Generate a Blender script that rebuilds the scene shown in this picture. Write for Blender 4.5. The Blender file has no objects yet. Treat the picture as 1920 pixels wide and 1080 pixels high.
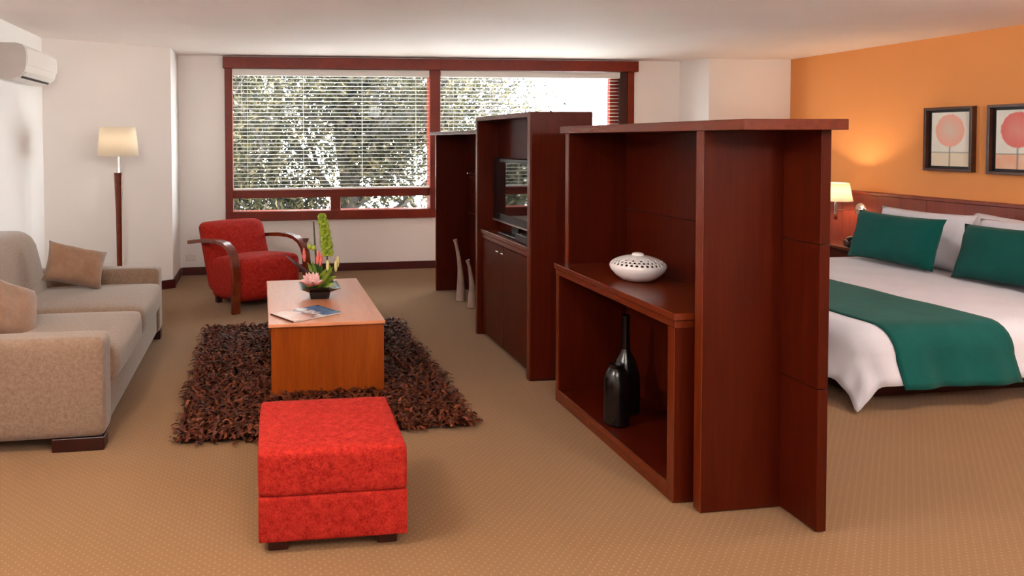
import bpy, bmesh, math, random
from mathutils import Vector, Matrix, noise
random.seed(7)
PI = math.pi
S = bpy.context.scene
COL = S.collection

# ------------------------------------------------------------------ camera
FOC, PX, PY, EYE = 1350.0, 680.0, 300.0, 1.45        # in pixels of a 1920 x 1080 frame, metres
fwd = Vector(((490-PX)/FOC, (262-PY)/FOC, 1)).normalized()          # room depth axis in camera space
lean = .004
down = Vector((lean, 1, -(lean*fwd.x+fwd.y)/fwd.z)).normalized()
right = down.cross(fwd)
Mwc = Matrix((right, fwd, -down)).transposed()                       # world -> (right, down, forward)
Minv = Mwc.transposed()
cx, cd, cf = Minv@Vector((1,0,0)), Minv@Vector((0,1,0)), Minv@Vector((0,0,1))
cam = bpy.data.cameras.new('camera'); camo = bpy.data.objects.new('camera', cam); COL.objects.link(camo)
camo.matrix_world = Matrix((( cx.x,-cd.x,-cf.x,0),(cx.y,-cd.y,-cf.y,0),(cx.z,-cd.z,-cf.z,EYE),(0,0,0,1)))
cam.sensor_width = 36; cam.lens = FOC/1920*36
cam.shift_x = (960-PX)/1920; cam.shift_y = (PY-540)/1920
cam.clip_start = .05; cam.clip_end = 200
S.camera = camo

# ------------------------------------------------------------------ world, lights, exposure
W = bpy.data.worlds.new('overcast_sky'); S.world = W; W.use_nodes = True
bg = W.node_tree.nodes['Background']; bg.inputs[0].default_value = (.93,.97,1,1); bg.inputs[1].default_value = 12
def area(name, loc, sx, sy, rot, power, col, portal=False):
    l = bpy.data.lights.new(name, 'AREA'); l.shape = 'RECTANGLE'; l.size = sx; l.size_y = sy
    l.energy = power; l.color = col
    if portal: l.cycles.is_portal = True
    o = bpy.data.objects.new(name, l); COL.objects.link(o); o.location = loc; o.rotation_euler = rot
    return o
area('window_portal', (1.95,8.12,1.45), 4.7, 1.9, (-PI/2,0,0), 1, (1,1,1), True)
FILL_GLOBES = [(-.85,2.15,2.08,34),(2.5,.1,2.06,34),(.6,.6,2.08,24),(4.4,2.3,2.08,28)]     # added fill lights, globes hung out of view: x, y, z, watts
S.view_settings.view_transform = 'Standard'; S.view_settings.look = 'None'
S.view_settings.gamma = 1; S.view_settings.use_curve_mapping = False
S.view_settings.exposure = 1.6
S.cycles.max_bounces = 8; S.cycles.diffuse_bounces = 4; S.cycles.glossy_bounces = 4
S.cycles.transparent_max_bounces = 16; S.cycles.sample_clamp_indirect = 6
S.cycles.caustics_reflective = False; S.cycles.caustics_refractive = False
S.cycles.use_denoising = True

# ------------------------------------------------------------------ materials
def srgb(r,g,b):
    f = lambda c: (c/255/12.92 if c/255 <= .04045 else ((c/255+.055)/1.055)**2.4)
    return (f(r),f(g),f(b),1)
def dim(k, m):
    return tuple(tuple(c*k for c in srgb(*x)[:3])+(1,) for x in m)
class NT:
    def __init__(s, name):
        s.m = bpy.data.materials.new(name); s.m.use_nodes = True
        s.t = s.m.node_tree; s.b = s.t.nodes['Principled BSDF']; s.out = s.t.nodes['Material Output']
    def n(s, typ, **kw):
        x = s.t.nodes.new(typ)
        for k,v in kw.items():
            if k.startswith('i_'):
                k = k[2:]; k = int(k) if k.isdigit() else k.replace('_',' ')
                if isinstance(v, bpy.types.NodeSocket): s.t.links.new(v, x.inputs[k])
                else: x.inputs[k].default_value = v
            else: setattr(x, k, v)
        return x
    def link(s, a, b): s.t.links.new(a, b)
    def set(s, **kw):
        for k,v in kw.items():
            k = k.replace('_',' ')
            if isinstance(v, bpy.types.NodeSocket): s.link(v, s.b.inputs[k])
            else: s.b.inputs[k].default_value = v
        return s
    def coords(s, scale=(1,1,1), kind='Object', rot=(0,0,0)):
        c = s.n('ShaderNodeTexCoord'); mp = s.n('ShaderNodeMapping', i_Vector=c.outputs[kind], i_Scale=scale, i_Rotation=rot)
        return mp.outputs[0]
    def noise(s, vec, scale, detail=3, rough=.5, dist=0):
        return s.n('ShaderNodeTexNoise', i_Vector=vec, i_Scale=scale, i_Detail=detail, i_Roughness=rough, i_Distortion=dist).outputs['Fac']
    def ramp(s, fac, stops):
        r = s.n('ShaderNodeValToRGB', i_Fac=fac); e = r.color_ramp.elements
        e[0].position, e[0].color = stops[0]; e[1].position, e[1].color = stops[-1]
        for p,c in stops[1:-1]:
            q = e.new(p); q.color = c
        return r.outputs[0]
    def math(s, op, a, b=0.0, clamp=False):
        x = s.n('ShaderNodeMath', operation=op, use_clamp=clamp)
        for i,v in enumerate((a,b)):
            if isinstance(v, bpy.types.NodeSocket): s.link(v, x.inputs[i])
            else: x.inputs[i].default_value = v
        return x.outputs[0]
    def mix(s, fac, a, b):
        x = s.n('ShaderNodeMix', data_type='RGBA')
        for i,v in ((0,fac),(6,a),(7,b)):
            if isinstance(v, bpy.types.NodeSocket): s.link(v, x.inputs[i])
            else: x.inputs[i].default_value = v
        return x.outputs[2]
    def bump(s, h, strength=.3, dist=.01):
        b = s.n('ShaderNodeBump', i_Strength=strength, i_Distance=dist, i_Height=h)
        s.link(b.outputs[0], s.b.inputs['Normal']); return s

def plain(name, col, rough=.5, metal=0, spec=.5, noise_amt=.06, scale=12):
    t = NT(name); v = t.coords()
    f = t.noise(v, scale)
    lo = tuple(c*(1-noise_amt) for c in col[:3])+(1,); hi = tuple(min(1,c*(1+noise_amt)) for c in col[:3])+(1,)
    t.set(Base_Color=t.ramp(f, [(.3,lo),(.7,hi)]), Roughness=rough, Metallic=metal)
    t.b.inputs['Specular IOR Level'].default_value = spec
    return t.m
def wood(name, dark, mid, light, rough=.32, grain=(14,14,1.1), spec=.5, band=6):
    t = NT(name); v = t.coords(grain)
    warp = t.noise(v, 1.2, 4, .55, .6)
    fine = t.noise(t.coords(tuple(g*6 for g in grain[:2])+(grain[2]*2,) if grain[2] < grain[0] else tuple(g*4 for g in grain)), 3.2, 4, .6)
    f = t.math('ADD', t.math('MULTIPLY', warp, .6), t.math('MULTIPLY', fine, .4))
    t.set(Base_Color=t.ramp(f, [(.32,dark),(.5,mid),(.68,light)]), Roughness=rough)
    t.b.inputs['Specular IOR Level'].default_value = spec
    t.bump(fine, .06, .002)
    return t.m
def fabric(name, c0, c1, rough=.9, scale=220, mottle=9, bump=.35, sheen=.3):
    t = NT(name); v = t.coords()
    w = t.noise(v, scale, 2, .6); q = t.noise(v, mottle, 4, .6)
    f = t.math('ADD', t.math('MULTIPLY', w, .5), t.math('MULTIPLY', q, .5))
    t.set(Base_Color=t.ramp(f, [(.36,c0),(.64,c1)]), Roughness=rough)
    t.b.inputs['Sheen Weight'].default_value = sheen
    t.b.inputs['Specular IOR Level'].default_value = .2
    t.bump(w, bump, .004)
    return t.m
M = {}
M['mahogany'] = wood('mahogany_veneer', *dim(.40, [(86,20,4), (99,27,5), (112,35,8)]), .36, (34,34,1.6), .16)
M['mahogany_edge'] = wood('mahogany_edge_banding', *dim(.52, [(114,38,14), (126,46,18), (138,54,22)]), .24, (30,30,1.6), .5)
M['mahogany_rail'] = wood('mahogany_rail_banding', *dim(.52, [(114,38,14), (126,46,18), (138,54,22)]), .24, (30,1.6,30), .5)
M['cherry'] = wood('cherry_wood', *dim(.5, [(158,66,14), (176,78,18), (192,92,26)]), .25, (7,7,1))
M['cherry_top'] = wood('cherry_wood_top', *dim(.85, [(206,128,88), (218,142,102), (226,154,114)]), .3, (9,1,9))  # paler than the panel wood: the window's reflection put into the base colour
M['red_wood'] = wood('red_stained_window_wood', *dim(.6, [(120,32,14), (142,42,18), (160,52,24)]), .4, (3,3,3), .3)
M['arm_wood'] = wood('walnut_arm_wood', *dim(.7, [(90,28,12), (124,48,22), (150,66,32)]), .25, (8,8,8))
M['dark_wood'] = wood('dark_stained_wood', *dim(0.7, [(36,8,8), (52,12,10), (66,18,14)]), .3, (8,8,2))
M['base_wood'] = wood('baseboard_wood', srgb(50,6,8), srgb(66,10,10), srgb(80,16,14), .35, (2,2,6))
M['frame_wood'] = wood('brown_frame_wood', srgb(48,22,14), srgb(70,36,22), srgb(88,50,32), .3, (8,8,8))
M['headboard'] = wood('headboard_veneer', *dim(.8, [(118,38,20), (138,52,30), (152,64,38)]), .4, (10,10,1))
def paint(name, col, rough=.75, amt=.02, bump=.05):
    t = NT(name); v = t.coords()
    f = t.noise(v, 1.4, 3); g = t.noise(v, 160, 2)
    lo = tuple(c*(1-amt) for c in col[:3])+(1,); hi = tuple(min(1,c*(1+amt)) for c in col[:3])+(1,)
    t.set(Base_Color=t.ramp(f, [(.3,lo),(.7,hi)]), Roughness=rough)
    t.b.inputs['Specular IOR Level'].default_value = .25
    t.bump(g, bump, .002); return t.m
M['white_wall'] = paint('white_wall_paint', srgb(236,231,228))
M['ceiling'] = paint('ceiling_paint', srgb(247,237,233))
M['orange_wall'] = paint('orange_wall_paint', srgb(226,150,88), .7, .03, .12)
M['taupe'] = fabric('taupe_chenille', *dim(.52, [(146,114,90), (178,148,125)]), mottle=60)
M['pillow_tan'] = fabric('tan_suede', *dim(.66, [(142,106,82), (170,132,106)]), mottle=10)
M['red'] = fabric('red_chenille', *dim(.47, [(178,18,10), (242,64,46)]), scale=150, mottle=42, bump=.5, sheen=0)
M['teal'] = fabric('teal_cloth', *dim(.62, [(0,84,76), (8,102,94)]), scale=300, mottle=5, bump=.15, sheen=.05)
M['linen'] = fabric('white_linen', *dim(.78, [(222,222,232), (236,236,246)]), scale=320, mottle=4, bump=.1, sheen=0)
M['white_plastic'] = plain('white_plastic', srgb(226,220,214), .35, noise_amt=.01)
M['grey_plastic'] = plain('grey_plastic', srgb(176,168,164), .4, noise_amt=.03)
M['white_ceramic'] = plain('white_ceramic', srgb(236,232,232), .18, noise_amt=.01)
M['black_ceramic'] = plain('black_glazed_ceramic', srgb(10,7,8), .22, noise_amt=.05)
M['black_plastic'] = plain('black_plastic', srgb(14,13,14), .3, noise_amt=.05)
M['silver'] = plain('silver_plastic', srgb(196,190,188), .25, .8, noise_amt=.02)
M['chrome'] = plain('brushed_chrome', srgb(214,206,198), .2, 1, noise_amt=.02)
M['stoneware'] = plain('grey_brown_stoneware', srgb(150,124,112), .5, noise_amt=.2, scale=9)
M['slat'] = plain('pale_grey_slat', srgb(176,172,166), .5, noise_amt=.01)
M['blind'] = plain('white_blind_slat', srgb(226,224,220), .45, noise_amt=.01)
M['cord'] = plain('blind_cord', srgb(210,206,200), .8)
M['soil'] = plain('dark_soil', srgb(40,28,20), .9, noise_amt=.3, scale=60)
M['outlet'] = plain('outlet_plate', srgb(226,218,212), .4, noise_amt=.01)
M['mat_black'] = plain('black_mat_board', srgb(10,8,8), .6)
t = NT('tv_screen_glass'); t.set(Base_Color=srgb(7,7,9), Roughness=.03, IOR=2.8); t.b.inputs['Specular IOR Level'].default_value = .5; M['screen'] = t.m
t = NT('lamp_shade_cloth'); tr = t.n('ShaderNodeBsdfTranslucent', i_Color=srgb(255,246,230)); df = t.n('ShaderNodeBsdfDiffuse', i_Color=srgb(250,246,238))
mx = t.n('ShaderNodeMixShader', i_0=.32); t.link(tr.outputs[0], mx.inputs[1]); t.link(df.outputs[0], mx.inputs[2]); t.link(mx.outputs[0], t.out.inputs[0]); M['shade'] = t.m
t = NT('window_glass'); tr = t.n('ShaderNodeBsdfTransparent', i_Color=(.96,.98,.97,1)); gl = t.n('ShaderNodeBsdfGlossy', i_Roughness=.02)
mx = t.n('ShaderNodeMixShader', i_0=t.math('MULTIPLY', t.n('ShaderNodeFresnel', i_IOR=1.45).outputs[0], .08)); t.link(tr.outputs[0], mx.inputs[1]); t.link(gl.outputs[0], mx.inputs[2]); t.link(mx.outputs[0], t.out.inputs[0]); M['glass'] = t.m
t = NT('lamp_diffuser'); t.set(Base_Color=(.9,.88,.84,1)); t.b.inputs['Emission Color'].default_value = (1,.9,.78,1); t.b.inputs['Emission Strength'].default_value = 6; M['diffuser'] = t.m
# carpet: tan loop pile with a small diagonal grid of pale dots
t = NT('tan_dotted_carpet'); v = t.coords((1,1,1), 'Object', (0,0,PI/4))
sep = t.n('ShaderNodeSeparateXYZ', i_Vector=v)
k = 2*PI/.024
sx = t.math('COSINE', t.math('MULTIPLY', sep.outputs[0], k)); sy = t.math('COSINE', t.math('MULTIPLY', sep.outputs[1], k))
dots = t.math('SMOOTH_MIN', sx, sy)
dotm = t.math('MULTIPLY', t.math('SUBTRACT', dots, .55), 3.2, True)
pile = t.noise(t.coords(), 380, 2, .6); big = t.noise(t.coords(), .9, 3)
base = t.ramp(t.math('ADD', t.math('MULTIPLY', pile, .8), t.math('MULTIPLY', big, .2)), [(.3,srgb(112,80,49)),(.7,srgb(138,103,68))])
t.set(Base_Color=t.mix(t.math('MULTIPLY', dotm, .38), base, srgb(172,140,104)), Roughness=.95)
t.b.inputs['Specular IOR Level'].default_value = .1; t.b.inputs['Sheen Weight'].default_value = .1
t.bump(t.math('ADD', pile, t.math('MULTIPLY', dotm, .5)), .4, .004); M['carpet'] = t.m
# leather strips: colour varies per strip through the 'tint' attribute
def tinted(name, stops, rough, spec=.4, trans=0):
    t = NT(name); a = t.n('ShaderNodeAttribute', attribute_name='tint')
    t.set(Base_Color=t.ramp(a.outputs['Fac'], stops), Roughness=rough)
    t.b.inputs['Specular IOR Level'].default_value = spec
    if trans:
        tr = t.n('ShaderNodeBsdfTranslucent'); t.link(t.b.inputs['Base Color'].links[0].from_socket, tr.inputs[0])
        mx = t.n('ShaderNodeMixShader', i_0=trans); t.link(t.b.outputs[0], mx.inputs[1]); t.link(tr.outputs[0], mx.inputs[2]); t.link(mx.outputs[0], t.out.inputs[0])
    return t.m
M['strips'] = tinted('brown_leather_strips', [(0,srgb(50,19,9)),(.45,srgb(76,34,18)),(.8,srgb(102,52,30)),(1,srgb(130,76,48))], .5, .12)
M['tree_leaf'] = tinted('olive_tree_leaves', [(0,srgb(14,14,9)),(.35,srgb(34,35,16)),(.7,srgb(56,50,29)),(1,srgb(96,84,60))], .6, .2, .3)
M['bark'] = plain('grey_brown_bark', srgb(36,28,24), .9, noise_amt=.4, scale=8)
M['ground_out'] = plain('pale_paving', srgb(226,226,222), .9, noise_amt=.06, scale=2)
M['render_out'] = plain('pale_rendered_wall', srgb(238,238,236), .9, noise_amt=.03)
M['leaf'] = tinted('plant_leaf', [(0,srgb(44,72,22)),(.5,srgb(92,124,36)),(1,srgb(150,168,60))], .45, .4, .2)
M['lime'] = plain('lime_green_bells', srgb(140,160,44), .5, noise_amt=.2, scale=40)
M['pink'] = plain('pale_pink_petal', srgb(232,186,184), .6, noise_amt=.15, scale=40)
M['coral'] = plain('coral_petal', srgb(206,98,92), .5, noise_amt=.2, scale=40)
M['cream'] = plain('cream_bud', srgb(214,206,140), .5, noise_amt=.12, scale=30)
M['dark_leaf'] = plain('dark_maroon_leaf', srgb(58,26,26), .4, noise_amt=.2, scale=30)
M['dark_stem'] = plain('dark_stem', srgb(58,62,44), .6)
M['paper'] = plain('paper_pages', srgb(236,232,226), .7, noise_amt=.02)
# magazine cover: photo-like soft blotches of peach, white and blue
t = NT('magazine_cover'); v = t.coords((1,1,1), 'Generated')
s3 = t.n('ShaderNodeSeparateXYZ', i_Vector=v)
nz = t.noise(v, 5, 4, .6, .4)
c1 = t.ramp(t.math('ADD', t.math('MULTIPLY', s3.outputs[0], .75), t.math('MULTIPLY', nz, .35)), [(.2,srgb(226,180,158)),(.42,srgb(206,150,126)),(.52,srgb(120,62,40)),(.62,srgb(236,232,232)),(.7,srgb(70,104,150)),(.86,srgb(96,128,168)),(.96,srgb(58,60,96))])
t.set(Base_Color=c1, Roughness=.25); M['cover'] = t.m
def art(name, crown_a, crown_b, ground, cxw):
    t = NT(name); v = t.coords((1,1,1), 'Generated'); s = t.n('ShaderNodeSeparateXYZ', i_Vector=v)
    y, z = s.outputs[1], s.outputs[2]
    nz = t.noise(v, 16, 3, .6); nb = t.noise(v, 4, 3)
    dy = t.math('DIVIDE', t.math('SUBTRACT', y, .5), .40); dz = t.math('DIVIDE', t.math('SUBTRACT', z, .66), .31)
    r = t.math('ADD', t.math('SQRT', t.math('ADD', t.math('MULTIPLY', dy, dy), t.math('MULTIPLY', dz, dz))), t.math('MULTIPLY', t.math('SUBTRACT', nz, .5), .16))
    crown = t.math('MULTIPLY', t.math('SUBTRACT', 1.0, r), 18, True)
    cc = t.mix(t.ramp(t.math('ADD', t.math('MULTIPLY', r, .7), t.math('MULTIPLY', nb, .4)), [(.2,(0,0,0,1)),(.8,(1,1,1,1))]), crown_a, crown_b)
    col = t.mix(crown, t.mix(nb, srgb(236,230,218), srgb(222,220,210)), cc)
    gmask = t.math('LESS_THAN', z, .25)
    col = t.mix(gmask, col, t.mix(nb, ground, srgb(228,214,190)))
    line = t.math('LESS_THAN', t.math('ABSOLUTE', t.math('SUBTRACT', z, .255)), .012)
    col = t.mix(t.math('MULTIPLY', line, .6), col, srgb(120,116,104))
    stem = t.math('MULTIPLY', t.math('LESS_THAN', t.math('ABSOLUTE', t.math('SUBTRACT', y, .5)), .022), t.math('LESS_THAN', z, .36))
    col = t.mix(t.math('MULTIPLY', stem, .75), col, srgb(128,124,116))
    t.set(Base_Color=col, Roughness=.5); return t.m
M['art1'] = art('pale_tree_print', srgb(214,196,180), srgb(232,168,148), srgb(222,206,180), 0)
M['art2'] = art('coral_tree_print', srgb(216,140,126), srgb(216,106,98), srgb(228,130,84), 0)

# ------------------------------------------------------------------ mesh helpers
def new_obj(name, me, mat=None, parent=None, loc=None, smooth=None):
    o = bpy.data.objects.new(name, me); COL.objects.link(o)
    if mat is not None and not me.materials: me.materials.append(M[mat])
    if parent is not None: o.parent = parent
    if loc is not None: o.location = loc
    if smooth is not None:
        me.shade_smooth()
        if smooth < 179: me.set_sharp_from_angle(angle=math.radians(smooth))
    return o
def bm_mesh(bm, name):
    me = bpy.data.meshes.new(name); bmesh.ops.recalc_face_normals(bm, faces=bm.faces); bm.to_mesh(me); bm.free(); return me
def add_box(bm, x0,x1,y0,y1,z0,z1, bev=0, seg=1):
    r = bmesh.ops.create_cube(bm, size=1)
    vs = r['verts']
    for v in vs:
        v.co = Vector(((x0+x1)/2+v.co.x*(x1-x0), (y0+y1)/2+v.co.y*(y1-y0), (z0+z1)/2+v.co.z*(z1-z0)))
    if bev:
        es = list({e for v in vs for e in v.link_edges})
        bmesh.ops.bevel(bm, geom=es, offset=bev, segments=seg, affect='EDGES', profile=.5)
def box(name, mat, parent, x0,x1,y0,y1,z0,z1, bev=.002, seg=1):
    bm = bmesh.new(); add_box(bm, x0,x1,y0,y1,z0,z1, bev, seg)
    return new_obj(name, bm_mesh(bm, name), mat, parent, smooth=None if seg == 1 else 40)
def boxes(name, mat, parent, rects, bev=0):
    bm = bmesh.new()
    for r in rects: add_box(bm, *r, bev)
    return new_obj(name, bm_mesh(bm, name), mat, parent)
def prism(name, mat, parent, pts, z0, z1, bev=0):
    bm = bmesh.new(); lo = [bm.verts.new((x,y,z0)) for x,y in pts]; hi = [bm.verts.new((x,y,z1)) for x,y in pts]
    bm.faces.new(lo[::-1]); bm.faces.new(hi); n = len(pts)
    for i in range(n): bm.faces.new((lo[i],lo[(i+1)%n],hi[(i+1)%n],hi[i]))
    bmesh.ops.recalc_face_normals(bm, faces=bm.faces)
    if bev: bmesh.ops.bevel(bm, geom=list(bm.edges), offset=bev, segments=1, affect='EDGES')
    return new_obj(name, bm_mesh(bm, name), mat, parent)
def rounded(name, mat, parent, x0,x1,y0,y1,z0,z1, r=.05, puff=(0,0,0), cuts=9, fn=None, lumps=0, seed=0):
    """soft upholstered block: rounded edges, bulging faces"""
    bm = bmesh.new(); bmesh.ops.create_cube(bm, size=2); bmesh.ops.subdivide_edges(bm, edges=bm.edges[:], cuts=cuts, use_grid_fill=True)
    h = Vector(((x1-x0)/2,(y1-y0)/2,(z1-z0)/2)); c = Vector(((x0+x1)/2,(y0+y1)/2,(z0+z1)/2))
    for v in bm.verts:
        u = v.co.copy()
        # denser sampling towards the edges
        q = Vector([math.sin(a*PI/2) for a in u])
        p = Vector([q[i]*h[i] for i in range(3)])
        inner = Vector([max(-(h[i]-r), min(h[i]-r, p[i])) for i in range(3)])
        d = p-inner
        if d.length > 1e-6: p = inner+d.normalized()*r
        p.x += math.copysign(puff[0]*(1-q.y**2)*(1-q.z**2), q.x) if abs(u.x) > .99 else 0
        p.y += math.copysign(puff[1]*(1-q.x**2)*(1-q.z**2), q.y) if abs(u.y) > .99 else 0
        p.z += math.copysign(puff[2]*(1-q.x**2)*(1-q.y**2), q.z) if abs(u.z) > .99 else 0
        if lumps: p += noise.noise_vector(p*6+Vector((seed,0,0)))*lumps
        if fn: p = fn(p, h)
        v.co = c+p
    return new_obj(name, bm_mesh(bm, name), mat, parent, smooth=180)
def pillow_mesh(name, w, h, t, n=16, seed=0, wrinkle=.006, sag=0):
    bm = bmesh.new(); rows = {}
    for side in (1,-1):
        for i in range(n+1):
            for j in range(n+1):
                u, v = -1+2*i/n, -1+2*j/n
                edge = i in (0,n) or j in (0,n)
                if edge and side == -1: rows[(side,i,j)] = rows[(1,i,j)]; continue
                th = t*(max(0,(1-u**4))*max(0,(1-v**4)))**.5
                k = 1-.07*(1-abs(u)**2)*abs(v)**3*1.0; k2 = 1-.07*(1-abs(v)**2)*abs(u)**3
                p = Vector((u*w*k2, 0, v*h*k))
                wr = noise.noise(Vector((u*2.2+seed,v*2.2,seed*1.7+side)))*wrinkle*(0 if edge else 1)
                p.y = -side*(th+wr)
                p.z -= sag*(1-v)*.5*0
                rows[(side,i,j)] = bm.verts.new(p)
        for i in range(n):
            for j in range(n):
                f = [rows[(side,i,j)],rows[(side,i+1,j)],rows[(side,i+1,j+1)],rows[(side,i,j+1)]]
                try: bm.faces.new(f if side == 1 else f[::-1])
                except ValueError: pass
    return bm_mesh(bm, name)
def add_tube(bm, pts, radii, n=8, cap=True):
    pts = [Vector(p) for p in pts]; rings = []; up = Vector((0,0,1))
    for i,p in enumerate(pts):
        d = (pts[min(i+1,len(pts)-1)]-pts[max(i-1,0)]).normalized()
        if i == 0:
            a = up if abs(d.dot(up)) < .95 else Vector((1,0,0)); x = d.cross(a).normalized()
        else:
            x = (x-d*x.dot(d)).normalized()
        y = d.cross(x); r = radii[i] if isinstance(radii,(list,tuple)) else radii
        rings.append([bm.verts.new(p+(x*math.cos(2*PI*k/n)+y*math.sin(2*PI*k/n))*r) for k in range(n)])
    for a,b in zip(rings, rings[1:]):
        for k in range(n): bm.faces.new((a[k],a[(k+1)%n],b[(k+1)%n],b[k]))
    if cap: bm.faces.new(rings[0][::-1]); bm.faces.new(rings[-1])
def tube(name, mat, parent, pts, radii, n=10):
    bm = bmesh.new(); add_tube(bm, pts, radii, n); return new_obj(name, bm_mesh(bm,name), mat, parent, smooth=50)
def add_lathe(bm, prof, n=28, c=(0,0)):
    rings = []
    for r,z in prof:
        rings.append([bm.verts.new((c[0]+max(r,1e-4)*math.cos(2*PI*k/n), c[1]+max(r,1e-4)*math.sin(2*PI*k/n), z)) for k in range(n)])
    for a,b in zip(rings, rings[1:]):
        for k in range(n): bm.faces.new((a[k],a[(k+1)%n],b[(k+1)%n],b[k]))
    bm.faces.new(rings[0][::-1]); bm.faces.new(rings[-1])
def lathe(name, mat, parent, prof, n=28, c=(0,0), smooth=45):
    bm = bmesh.new(); add_lathe(bm, prof, n, c); return new_obj(name, bm_mesh(bm,name), mat, parent, smooth=smooth)
def pydata(name, mat, parent, vs, fs, tints=None, smooth=None):
    me = bpy.data.meshes.new(name); me.from_pydata(vs, [], fs)
    if tints is not None:
        a = me.attributes.new('tint', 'FLOAT', 'FACE'); a.data.foreach_set('value', tints)
    return new_obj(name, me, mat, parent, smooth=smooth)
def thing(name, label, cat, loc=(0,0,0), rotz=0, group=None):
    o = bpy.data.objects.new(name, None); COL.objects.link(o); o.location = loc; o.rotation_euler = (0,0,rotz)
    o.empty_display_size = .1
    return tag(o, label, cat, group)
def tag(o, label, cat, group=None):
    o['label'] = label; o['category'] = cat
    if group: o['group'] = group
    return o
def struct(o, label=None):
    o['kind'] = 'structure'
    if label: o['label'] = label
    return o
def stuff(o): o['kind'] = 'stuff'; return o
def dup_children(src, dst):
    for ch in list(src.children):
        c = ch.copy(); COL.objects.link(c); c.parent = dst
        for g in list(ch.children):
            d = g.copy(); COL.objects.link(d); d.parent = c

# ------------------------------------------------------------------ room shell
XL, XR, YB, YR, HC = -1.9, 6.06, 7.88, -1.3, 2.35
struct(box('floor', 'carpet', None, XL-.2, XR+.2, YR-.2, YB+.3, -.12, 0, 0), 'tan loop carpet with pale dots')
struct(box('ceiling', 'ceiling', None, XL-.2, XR+.2, YR-.2, YB+.3, HC, HC+.12, 0), 'plain off white ceiling')
struct(box('wall_left', 'white_wall', None, XL-.2, XL, YR, 6.74, 0, HC, 0), 'white wall behind the sofa')
struct(prism('wall_corner', 'white_wall', None, [(XL-.2,6.66),(XL,6.66),(-.87,7.23),(-.87,YB),(-1.0,YB+.2),(XL-.2,YB+.2)], 0, HC), 'slanted white wall behind the floor lamp')
wx0, wx1, wz0, wz1 = -.345, 4.27, .585, 2.335
struct(boxes('wall_back', 'white_wall', None, [(-1.0,wx0,YB,YB+.22,0,HC),(wx1,5.2,YB,YB+.22,0,HC),(wx0,wx1,YB,YB+.22,0,wz0),(wx0,wx1,YB,YB+.22,wz1,HC)]), 'white wall around the window')
struct(prism('wall_recess', 'white_wall', None, [(4.87,YB),(5.04,7.57),(XR+.2,7.57),(XR+.2,YB+.2),(4.87,YB+.2)], 0, HC), 'white wall beside the orange wall')
struct(box('wall_right', 'orange_wall', None, XR, XR+.2, YR, 7.57, 0, HC, 0), 'orange painted wall behind the bed')
struct(box('wall_rear', 'white_wall', None, XL, XR, YR-.2, YR, 0, HC, 0), 'white wall opposite the window')
bh = .085
struct(box('baseboard_back', 'base_wood', None, -.85, 4.86, YB-.016, YB, 0, bh))
struct(box('baseboard_return', 'base_wood', None, -.87, -.854, 7.22, YB-.016, 0, bh))
d = Vector((-.87-XL, 7.23-6.66, 0)).normalized(); nrm = Vector((d.y,-d.x,0))*.016
a = Vector((XL,6.66,0)); b = Vector((-.87,7.23,0))
struct(prism('baseboard_corner', 'base_wood', None, [(a.x,a.y),(a.x+nrm.x,a.y+nrm.y),(b.x+nrm.x+.016,b.y+nrm.y),(b.x+.016,b.y)], 0, bh))
struct(box('baseboard_left', 'base_wood', None, XL, XL+.016, YR, 6.66, 0, bh))
struct(box('baseboard_right', 'base_wood', None, XR-.016, XR, YR, 7.57, 0, bh))
struct(box('baseboard_recess', 'base_wood', None, 5.05, XR-.016, 7.554, 7.57, 0, bh))
tag(box('wall_outlet', 'outlet', None, -.815, -.715, YB-.012, YB-.0005, .155, .225, .003), 'white electrical outlet plate low on the wall beside the red armchair', 'outlet')

# ------------------------------------------------------------------ window (frame and panes)
win = bpy.data.objects.new('window_1', None); COL.objects.link(win); win.location = (1.95,YB,0); struct(win, 'wide red wood window with two blinds')
def wbox(name, mat, x0,x1,y0,y1,z0,z1, bev=.003): return box(name, mat, win, x0-1.95,x1-1.95,y0-YB,y1-YB,z0,z1,bev)
wbox('head_beam', 'red_wood', -.40, 4.31, YB-.09, YB+.02, 2.215, 2.335)
wbox('stile', 'red_wood', wx0-.04, wx0+.04, YB-.03, YB+.14, .585, 2.215)
wbox('stile', 'red_wood', wx1-.06, wx1+.02, YB-.03, YB+.14, .585, 2.215)
wbox('mullion', 'red_wood', 1.865, 1.985, YB-.03, YB+.14, .67, 2.215)
wbox('sill', 'red_wood', wx0-.04, wx1+.02, YB-.05, YB+.16, .575, .672)
wbox('rail', 'red_wood', wx0+.04, 1.865, YB+.02, YB+.12, .815, .90)
wbox('rail', 'red_wood', 1.985, wx1-.06, YB+.02, YB+.12, .815, .90)
wbox('post', 'red_wood', .755, .865, YB+.03, YB+.11, .672, .815)
wbox('post', 'red_wood', 3.05, 3.16, YB+.03, YB+.11, .672, .815)
wbox('sash_stile', 'red_wood', 4.04, 4.21, YB+.07, YB+.14, .90, 2.215)
wbox('sash_stile', 'dark_wood', 4.125, 4.21, YB-.02, YB+.06, .90, 2.215)
for x0,x1,z0,z1 in ((wx0+.04,1.865,.90,2.215),(1.985,4.04,.90,2.215),(wx0+.04,.755,.672,.815),(.865,1.865,.672,.815),(1.985,3.05,.672,.815),(3.16,wx1-.06,.672,.815)):
    wbox('pane', 'glass', x0, x1, YB+.098, YB+.104, z0, z1, 0)
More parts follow.
